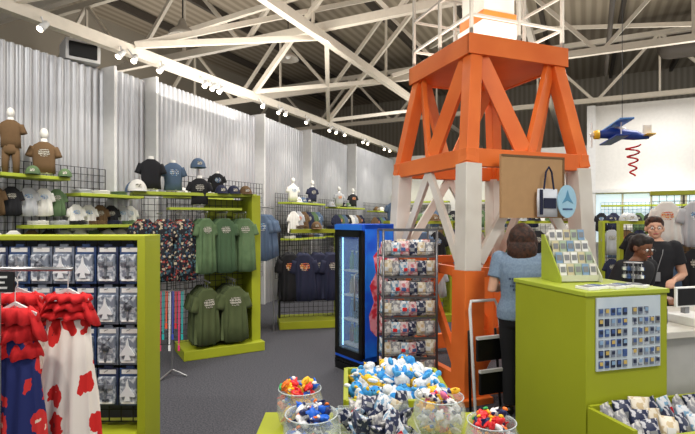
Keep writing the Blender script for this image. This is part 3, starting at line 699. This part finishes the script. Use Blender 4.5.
for k in range(4): part('pocket',MB().box((0,.0+.05*k,.03+.082*k),(.3,.006,.045)).box((0,.01+.05*k,.012+.082*k),(.3,.03,.006)),PALE,e)
for x in(-.155,.155): part('side_panel',MB().ext([(-.03,0),(.24,0),(.24,.34),(.2,.34),(-.03,.04)],0,.008),GREEN2 if x<0 else PALE,e,loc=(x,0,0),rz=math.pi/2)
MM=Matrix.Rotation(RA,3,'Z'); lt=None
LFC=[(235,235,230),(130,160,190),(206,196,160),(225,222,215),(170,186,160)]
for k in range(4):
    for i in range(5):
        pz=CL(*RX,1.25)+MM@Vector((-.116+.058*i,.006+.05*k,.018+.082*k)); m=mat('leaflet%d'%((i*2+k)%5),LFC[(i*2+k)%5],.6)
        if lt is None:
            lt=solo('leaflet',MB().box((0,0,.055),(.05,.005,.12)),m,'small printed leaflet in card rack','leaflet',pz,RA,'leaflets in rack'); part('picture',MB().box((0,-.004,.075),(.036,.003,.04)),GREY,lt); o=lt
        else: o=clone(lt,pz,matl=m)
        o.rotation_euler=(-.2,0,RA)
e=empty('keychain_spinner','wire spinner with hanging keychains on the counter','spinner rack',CL(.57,.2,1.25))
e.scale=(.6,.6,.45)
part('frame',MB().cyl((0,0,0),(0,0,.02),.09).cyl((0,0,.02),(0,0,.36),.008).cyl((0,0,.34),(0,0,.345),.1),CHROME,e)
for i in range(12):
    t=i*math.pi/6
    for z in(.2,.32): part('keychain',MB().cyl((.095*math.cos(t),.095*math.sin(t),z),(.095*math.cos(t),.095*math.sin(t),z-.05),.002,n=5).box((.095*math.cos(t),.095*math.sin(t),z-.07),(.03,.03,.045)),[CHROME,GREY,WHITE,PKB][i%4],e)
for i in range(5):
    o=solo('postcard_pack',MB().box((0,0,.009),(.09,.12,.018)),WHITE,'small stack of white postcards on the counter','postcards',CL(.1+.1*i,.1+.03*(i%2),1.25),CA+.1*i,'postcards on counter',bevel=.002)
    part('cover_picture',MB().box((0,0,.019),(.07,.09,.002)),[GREY,PKB][i%2],o)
e=empty('cash_register','white point-of-sale terminal on the checkout counter','cash register',CL(1.12,.22,.95),CA); e.scale=(.7,.7,.62)
part('base',MB().box((0,0,.05),(.36,.36,.1)),WHITE,e,bevel=.01); part('screen_arm',MB().box((0,.08,.16),(.06,.05,.16)),GREY,e); part('screen',MB().box((0,.05,.3),(.34,.03,.24)),WHITE,e,bevel=.008); part('screen_glass',MB().box((0,.032,.3),(.3,.004,.2)),BLACKP,e)
e=empty('receipt_printer','small black receipt printer on the checkout counter','printer',CL(.82,.3,.95),CA)
part('body',MB().box((0,0,.06),(.14,.18,.12)),BLACKP,e,bevel=.012); part('receipt_slot',MB().box((0,-.02,.122),(.09,.015,.01)),WHITE,e)
e=empty('back_display','tall grid display with pale shirts behind the cashiers','display stand',(4.45,5.9,0),-.5)
part('base',MB().box((0,0,.06),(1.2,.5,.12)),GREEN,e); part('wire_grid',grid_mb(1.2,1.9,.12,0,.08),BLACK,e); part('top_rail',MB().box((0,0,2.04),(1.24,.2,.05)),GREEN,e)
M=Matrix.Rotation(-.5,3,'Z')
for i in range(4):
    shirt([WCLOTH,LGREY,WCLOTH,WCLOTH][i],Vector((4.45,5.9,0))+M@Vector((-.45+.3*i,-.12-.04*(i%2),1.93)),-.5,'pale tee hanging behind the cashiers',[PRR,PRB][i%2],scale=.8)
    shirt([DENIM,BLKC,LGREY,NAVY][i],Vector((4.45,5.9,0))+M@Vector((-.45+.3*i,-.12-.04*(i%2),1.35)),-.5,'tee hanging low behind the cashiers',PRW,scale=.8)

# ------------------------------------------------------------ hanging airplane
e=empty('airplane_mobile','blue and yellow toy airplane wind spinner hanging with red spiral','hanging toy airplane',(3.72,6.5,2.84),-.25); e.scale=(1.3,)*3
PB=mat('plane_blue',(36,66,150),.4); PS=mat('plane_sky',(80,140,210),.4); PY=mat('plane_yellow',(240,190,50),.4)
part('fuselage',MB().limb([(-.24,0,.02),(-.1,0,.03),(.12,0,.0),(.24,0,-.03)],[.035,.06,.05,.015],14),PB,e,True)
part('cowl',MB().cyl((-.27,0,.02),(-.22,0,.022),.045,.05),PY,e,True)
part('canopy',MB().sph((-.02,0,.07),(.06,.03,.03)),WHITE,e,True)
part('upper_wing',MB().box((-.06,0,.11),(.13,.75,.018)),PS,e,bevel=.005)
part('lower_wing',MB().box((-.08,0,-.04),(.12,.65,.018)),PB,e,bevel=.005)
for y in(-.22,.22): part('wing_strut',MB().cyl((-.07,y,-.04),(-.07,y,.11),.006,n=6),WHITE,e)
part('star_marking',MB().box((-.06,-.26,.121),(.06,.06,.003)),WHITE,e)
part('tail_fin',MB().box((.23,0,.04),(.08,.012,.12)),WHITE,e); part('tail_plane',MB().box((.23,0,-.01),(.08,.26,.012)),PY,e)
part('propeller',MB().box((-.29,0,.02),(.01,.03,.26)).cyl((-.31,0,.02),(-.26,0,.02),.02),WHITE,e)
part('cord',MB().cyl((0,0,.11),(0,0,1.8),.003,n=5),BLACK,e)
sp=[]
for i in range(50): t=i*.5; sp.append((.1+.07*math.cos(t)*(1-i/70),.07*math.sin(t)*(1-i/70),-.1-.0065*i))
part('spiral',MB().limb(sp,.009,6),RED,e,True)

# ------------------------------------------------------------ near table and toys
e=empty('display_table','lime display table with glass bowls of toys','table',(.13,2.33,0),0)
part('tabletop',MB().box((0,0,.58),(1.2,.84,.04)),GREEN,e,bevel=.004); part('cabinet_base',MB().box((0,0,.28),(1.1,.76,.56)),GREEN,e)
BXC=.30
e=empty('plush_bin','lime bin filled with blue and white plush toys','display bin',(BXC,3.08,0),.0)
for x,y,w_,d_ in((0,-.3,.62,.03),(0,.3,.62,.03),(-.31,0,.03,.6),(.31,0,.03,.6)): part('bin_side',MB().box((x,y,.33),(w_,d_,.66)),GREEN,e,bevel=.004)
part('bin_floor',MB().box((0,0,.48),(.58,.56,.03)),GREEN,e)
PLB=mat('plush_blue',(50,140,214),.9,c2=(90,176,232),scale=30,bump=.5); PLW=mat('plush_white',(236,238,240),.95,c2=(220,224,228),scale=60,bump=.6); PLY=mat('plush_yellow',(246,200,60),.8)
pls=[]
def plush(kind):
    main,sec=(PLW,PLB) if kind==0 else ((PLB,PLW) if kind==1 else (PLY,PLW))
    o=solo('plush_toy',MB().sph((0,0,0),(.066,.052,.046)).sph((.058,0,.022),(.038,.038,.034)),main,['white plush bird toy with blue wings','blue plush bird toy with white belly','yellow plush bird toy with white wings'][kind],'plush toy',(0,0,0),0,'plush toys in bin',smooth=True)
    for s in(-1,1): part('wing',MB().sph((-.01,s*.055,.008),(.05,.03,.018)),sec,o,True)
    part('back_patch',MB().sph((-.012,0,.022),(.048,.036,.03)),sec,o,True); part('beak',MB().sph((.094,0,.014),(.018,.013,.009)),PLY,o,True)
    part('tail',MB().sph((-.07,0,.01),(.03,.024,.012)),sec,o,True)
    for s in(-1,1): part('eye',MB().sph((.088,s*.018,.034),.005,n=8,k=5),BLACKP,o,True); part('foot',MB().sph((.01,s*.022,-.044),(.022,.014,.009)),PLY,o,True)
    return o
cnt=0
for lay,(nx,ny,z) in enumerate(((6,5,.565),(6,5,.64),(4,3,.70),(2,2,.75))):
    for i in range(nx):
        for j in range(ny):
            p=(BXC+.01+(i-(nx-1)/2)*.096+random.uniform(-.025,.025),3.08+(j-(ny-1)/2)*.108+random.uniform(-.025,.025),z+random.uniform(-.02,.02)); rot=random.uniform(0,6.28)
            k=[0,1,0,1,2,0,1,1][cnt%8]
            if len(pls)<3: o=plush(len(pls)); pls.append(o); o.location=p
            else: o=clone(pls[k],p,scale=random.uniform(.7,1.0))
            o.rotation_euler=(random.uniform(-1.4,1.4),random.uniform(-1.1,1.1),rot); cnt+=1
CC=[(225,45,50),(245,190,40),(30,100,210),(240,240,240),(30,40,90),(240,120,40),(60,170,90),(235,120,160)]
TY={}
def toy(x,y,z,ci):
    if ci in TY: o=clone(TY[ci],(x,y,z))
    else:
        m=mat('toy_c%d'%ci,CC[ci],.4)
        o=solo('toy_airplane',MB().sph((0,0,0),(.03,.018,.016)),m,'tiny rounded colourful toy airplane in glass bowl','toy airplane',(x,y,z),0,'tiny toys in bowls',smooth=True)
        part('wing',MB().sph((-.002,0,.006),(.013,.036,.005),n=10,k=6),m,o,True); part('tail',MB().sph((.028,0,.01),(.007,.014,.009),n=8,k=5),mat('toy_c%d'%((ci+1)%8),CC[(ci+1)%8],.4),o,True)
        TY[ci]=o
    o.rotation_euler=(random.uniform(-1,1),random.uniform(-1,1),random.uniform(0,6.28))
def bowl(x,y,r,h,cols,label,n=44):
    e=empty('glass_bowl',label,'glass bowl',(x,y,.6),0,'glass bowls on table')
    prof=[(.6,0),(.85,.12),(1.0,.45),(.97,.75),(.86,.96),(.92,1.0),(.89,1.0),(.83,.95),(.93,.74),(.96,.45),(.8,.14),(.5,.03)]
    part('bowl_body',MB().loft([[(r*a*math.cos(j*math.pi/14),r*a*math.sin(j*math.pi/14),h*z) for j in range(28)] for a,z in prof]),GLASS,e,True)
    part('rim',MB().loft([[(r*(.91+.02*math.cos(q*math.pi/3))*math.cos(j*math.pi/14),r*(.91+.02*math.cos(q*math.pi/3))*math.sin(j*math.pi/14),h+.003*math.sin(q*math.pi/3)) for j in range(28)] for q in range(7)],close=False),mat('rim_glass',(215,225,228),.1,alpha=.6),e,True)
    for i in range(n):
        z=.03+(h*1.0)*(i/n); rr=r*.74*math.sqrt(random.random())*(1 if z<h*.8 else .85); t=random.uniform(0,6.28)
        toy(x+rr*math.cos(t),y+rr*math.sin(t),.6+z,cols[i%len(cols)])
bowl(-.255,2.57,.125,.2,[0,1,0,2,5,1],'round glass bowl of red and yellow toys',66)
bowl(-.17,2.26,.135,.19,[4,3,2,4,3,2],'round glass bowl of navy and white toys',70)
bowl(.47,2.46,.135,.2,[3,1,3,7,1,3],'round glass bowl of yellow and white toys',66)
bowl(.66,2.2,.12,.18,[0,4,0,5,3,0],'round glass bowl of red toys',56)
e=empty('clear_bin','clear acrylic bin full of navy and white packs','acrylic bin',(.14,2.32,.6),.05)
for x,y,w_,d_ in((0,-.17,.36,.006),(0,.17,.36,.006),(-.18,0,.006,.34),(.18,0,.006,.34)): part('bin_wall',MB().box((x,y,.07),(w_,d_,.14)),GLASS,e)
part('bin_floor',MB().box((0,0,.004),(.36,.34,.008)),GLASS,e)
for i in range(48):
    pouch((.14+random.uniform(-.13,.13),2.32+random.uniform(-.12,.12),.63+(i//16)*.045),random.uniform(0,6),[BAGM[4],BAGM[0],BAGM[4],BAGM[3]][i%4],'small navy and white wrapped pack in clear bin','packs in clear bin',.6,(random.uniform(-1.2,1.2),random.uniform(-.9,.9)))
for i in range(26):
    x=random.uniform(-.38,.62); y=random.uniform(2.54,2.7) if x>-.05 and x<.36 else random.uniform(2.0,2.12)
    pouch((x,y,.62),random.uniform(0,6),[BAGM[3],BAGM[0],BAGM[4],BAGM[2]][i%4],'clear wrapped candy pack on the table','candy packs on table',.75,(random.uniform(-.8,.8),random.uniform(-.5,.5)))

# ------------------------------------------------------------ people
def person(label,loc,rz,H,top,pants,skin,hair,arms,lean=0,longhair=True,glasses=False,sleeve=.6,look=0,wide=1.0,bob=False):
    sc=H/1.66
    e=empty('person',label,'person',loc,rz); e.scale=(sc,)*3
    def L(p):
        x,y,z=p; k=max(0,z-.95); return Vector((x,y-lean*k,z-abs(lean)*k*.15))
    TR=[(.78,.15,.10),(.84,.17,.115),(.92,.172,.12),(1.02,.14,.105),(1.13,.143,.108),(1.25,.165,.118),(1.33,.172,.105),(1.385,.145,.082),(1.42,.085,.062),(1.45,.055,.055)]
    def torso(mb,off,z0,z1):
        rings=[]
        for z,w,d in TR:
            if z0<=z<=z1:
                c=L((0,0,z)); rings.append([(x,y,c.z) for x,y,_ in sring((w+off)*wide,(d+off)*(1+(wide-1)*1.2),z,0,c.y,e1=.95,e2=.95)])
        mb.loft(rings)
    SHO=[L((s*.165*wide,0,1.36)) for s in(-1,1)]
    body=MB(); torso(body,0,0,2)
    body.limb([L((0,0,1.4)),L((0,-.005,1.5))],[.056,.05],14)
    for s,(el,wr) in zip((-1,1),arms):
        a=SHO[0 if s<0 else 1]; el=Vector(el); wr=Vector(wr)
        body.limb([a,a.lerp(el,.5),el,el.lerp(wr,.35),wr],[.058,.048,.04,.041,.026],12)
        d=(wr-el).normalized(); side=d.cross(Vector((0,0,1))); side=side.normalized() if side.length>.2 else Vector((0,-1,0)); nn=side.cross(d).normalized()
        pc=wr+d*.085
        for q in(-.027,-.009,.009,.027): body.limb([wr,wr+d*.05+side*q*.8,pc+side*q],[.018,.014,.0115],8)
        for q,ln in((-.03,.06),(-.01,.075),(.01,.08),(.03,.07)):
            f0=pc+side*q; f1=f0+d*ln*.45-nn*.012; f2=f1+d*ln*.25-nn*.025; f3=f2-nn*.02+d*.004
            body.limb([f0,f1,f2,f3],[.0095,.009,.0082,.007],8)
        t0=wr+d*.025+side*s*.022; body.limb([t0,t0+d*.03+side*s*.022-nn*.01,t0+d*.058+side*s*.024-nn*.025],[.013,.011,.008],8)
    for s in(-1,1):
        body.limb([(s*.09,0,.86),(s*.1,-.005,.66),(s*.1,-.01,.48),(s*.1,.015,.3),(s*.1,.02,.08)],[.098,.08,.058,.055,.036],12)
        body.limb([(s*.1,.03,.04),(s*.105,-.07,.035),(s*.11,-.15,.025)],[.035,.036,.025],10)
    hc=L((0,0,1.55)); hc=Vector((0,hc.y-.008,hc.z))
    def Hd(x,y,z):
        v=Matrix.Rotation(look,3,'X')@Vector((x,y,z)); return hc+v
    def hs_(mb,c,r,**k): mb.sph(Hd(*c),r,**k)
    hs_(body,(0,.012,.025),(.075,.092,.088)); hs_(body,(0,-.02,-.035),(.06,.068,.072)); hs_(body,(0,-.045,-.075),(.035,.038,.03))
    body.limb([Hd(0,-.088,.01),Hd(0,-.108,-.028)],[.008,.013],8)
    for s in(-1,1):
        hs_(body,(s*.077,.012,-.01),(.012,.02,.03)); hs_(body,(s*.04,-.06,-.028),(.025,.025,.022))
    o=part('body',body,skin,e,True); remesh(o,.0075,3)
    sh=MB(); torso(sh,.016,.84,1.43)
    for s,(el,wr) in zip((-1,1),arms):
        a=SHO[0 if s<0 else 1]; el=Vector(el); sh.limb([a,a.lerp(el,.4),a.lerp(el,sleeve)],[.072,.067,.068],14,caps=False); sh.sph(a,.072)
    o=part('shirt',sh,top,e,True); remesh(o,.01,3)
    pn=MB(); torso(pn,.012,.78,1.03)
    for s in(-1,1): pn.limb([(s*.09,0,.86),(s*.1,-.005,.66),(s*.1,-.01,.48),(s*.1,.012,.3),(s*.1,.02,.09)],[.11,.092,.073,.066,.058],14,caps=False)
    o=part('trousers',pn,pants,e,True); remesh(o,.012,2)
    for s in(-1,1): part('shoe',MB().limb([(s*.1,.05,.045),(s*.103,-.05,.045),(s*.11,-.17,.03)],[.044,.045,.03],12),BLACKP,e,True)
    hm=MB(); hm.sph(Hd(0,.028,.045),(.088,.098,.085)); hm.sph(Hd(0,-.03,.085),(.066,.05,.04))
    if longhair:
        hm.sph(Hd(0,.05,-.0),(.115,.085,.12)); hm.sph(Hd(0,.07,-.11),(.128,.075,.12)); hm.sph(Hd(.03,.085,-.2),(.09,.05,.07))
        for s in(-1,1): hm.limb([Hd(s*.07,.0,.06),Hd(s*.096,.01,-.04),Hd(s*.1,.02,-.17)],[.03,.036,.022],8)
    else:
        hm.sph(Hd(0,.07,.0),(.075,.06,.08)); hm.sph(Hd(0,.12,.04),.045)
        if bob:
            for s in(-1,1): hm.limb([Hd(s*.06,-.03,.075),Hd(s*.088,.0,.0),Hd(s*.084,.02,-.09)],[.024,.026,.02],8)
    o=part('hair',hm,hair,e,True); remesh(o,.009,2)
    for s in(-1,1):
        ey=part('eye',MB().sph(Hd(s*.031,-.078,.002),.0125),WHITE,e,True); part('iris',MB().sph(Hd(s*.031,-.089,.002),.0055,n=8,k=6),BLACKP,ey,True)
        part('eyebrow',MB().limb([Hd(s*.018,-.083,.024),Hd(s*.045,-.076,.026)],.0025,6),hair,e)
    part('lips',MB().limb([Hd(-.02,-.086,-.056),Hd(0,-.092,-.054),Hd(.02,-.086,-.056)],[.004,.006,.004],8),mat('lips',(186,96,92),.5),e,True)
    if glasses:
        mb=MB()
        for s in(-1,1):
            pts=[Hd(s*.032+.022*math.cos(t*.628),-.1,.002+.018*math.sin(t*.628)) for t in range(11)]; mb.limb(pts,.0016,5)
            mb.limb([Hd(s*.054,-.1,.004),Hd(s*.078,.0,.004)],.0016,5)
        mb.limb([Hd(-.01,-.1,.004),Hd(.01,-.1,.004)],.0016,5); part('glasses',mb,BLACKP,e)
    return e
TEE=mat('heather_tee',(132,152,174),.9,c2=(120,140,164),scale=60)
w=person('woman seen from behind in slate blue tee and black trousers',(1.52,4.18,0),math.radians(158),1.66,TEE,mat('black_trousers',(26,26,30),.9),SKIN1,HAIR1,[((-.25,.03,1.08),(-.16,-.2,1.12)),((.25,.03,1.08),(.16,-.2,1.1))],lean=.03,wide=1.14)
rr=random.Random(5)
mb=MB()
for i,(ww,z) in enumerate(((.17,1.2),(.13,1.17),(.17,1.14),(.12,1.11))):
    x=-ww/2
    while x<ww/2:
        q=rr.uniform(.008,.02); mb.box((x+q/2,.156,z),(q,.012,.018)); x+=q+.005
part('back_print',mb,mat('tee_print',(64,78,100),.8),w)
person('cashier woman with dark hair and glasses in black polo looking down',(2.6,4.5,0),math.radians(20),1.58,BLKC,BLACKP,SKIN2,HAIR2,[((-.25,-.02,1.05),(-.16,-.27,1.08)),((.25,-.02,1.05),(.16,-.27,1.06))],lean=.3,longhair=False,glasses=True,look=.3,wide=1.06)
p3=person('woman with glasses in black top with dark lanyard',(3.26,5.1,0),math.radians(-25),1.73,BLKC,BLACKP,SKIN1,HAIR1,[((-.25,.02,1.08),(-.14,-.2,1.05)),((.25,.02,1.08),(.14,-.2,1.05))],lean=.02,longhair=False,glasses=True,wide=1.02)
part('lanyard',MB().limb([(-.07,-.07,1.41),(-.05,-.145,1.3),(0,-.155,1.12)],.004,6).limb([(.07,-.07,1.41),(.05,-.145,1.3),(0,-.155,1.12)],.004,6).box((0,-.158,1.07),(.06,.008,.09)),GREY,p3)

# ------------------------------------------------------------ lights
def area(loc,size,e,rot=(0,0,0),col=(1,.97,.92)):
    l=D.lights.new('fill_area_light','AREA'); l.energy=e; l.size=size; l.color=col
    o=D.objects.new('fill_area_light',l); COL.objects.link(o); o.location=loc; o.rotation_euler=rot
for a,b in((3,-2),(8,-1),(3,4),(8,5),(3,9.5),(8,10.5)): area(R(a,b,4.9),1.6,150)  # unseen overhead area lights added for general room brightness
for a,b in((1.5,3),(6,2),(4,8.5),(9,9),(-3,6)): area(R(a,b,3.6),3,115,(math.pi,0,0),(1,.94,.86))  # unseen upward lights added to brighten the roof deck and steel
def spot(a,b,e,tb,ta=0,tz=1.9):
    l=D.lights.new('track_or_fill_spot','SPOT'); l.energy=e; l.spot_size=1.0; l.spot_blend=.8; l.color=(1,.94,.84); l.shadow_soft_size=.05
    o=D.objects.new('track_or_fill_spot',l); COL.objects.link(o); p=R(a,b,3.9); o.location=p
    d=R(ta,tb,tz)-p; o.rotation_euler=d.to_track_quat('-Z','Y').to_euler()
for b in(-1.0,.3,2.2,3.6,5.2,7.3,9.4,11.4): spot(1.5,b,90,b+.9,0,1.9)
spot(4.5,-1.5,170,.4,3.0,1.2); spot(4.5,0,150,1.5,3.6,1.2); spot(5.5,-2.5,130,-1.0,5.5,1.0); spot(4.0,-3.0,165,-1.2,2.9,1.1); spot(7.5,-3.0,130,-1.2,8.0,1.1); spot(6.5,-2.0,120,.2,7.6,2.6)  # unseen extra spots added to lift the dark packages and near goods
for a in(2,5,8,11): spot(a,10,140,12.6,a,1.8)
w=D.worlds.new('world'); bpy.context.scene.world=w; w.use_nodes=True
bg=w.node_tree.nodes['Background']; bg.inputs[0].default_value=(1,.98,.95,1); bg.inputs[1].default_value=.85
cd=D.cameras.new('camera'); cd.lens=480/695*36; cd.sensor_width=36; cd.shift_y=3/695
co=D.objects.new('camera',cd); COL.objects.link(co); co.location=(0,0,1.7); co.rotation_euler=(math.pi/2,0,0)
sc=bpy.context.scene; sc.camera=co
sc.view_settings.view_transform='Standard'; sc.view_settings.look='None'; sc.view_settings.exposure=.15
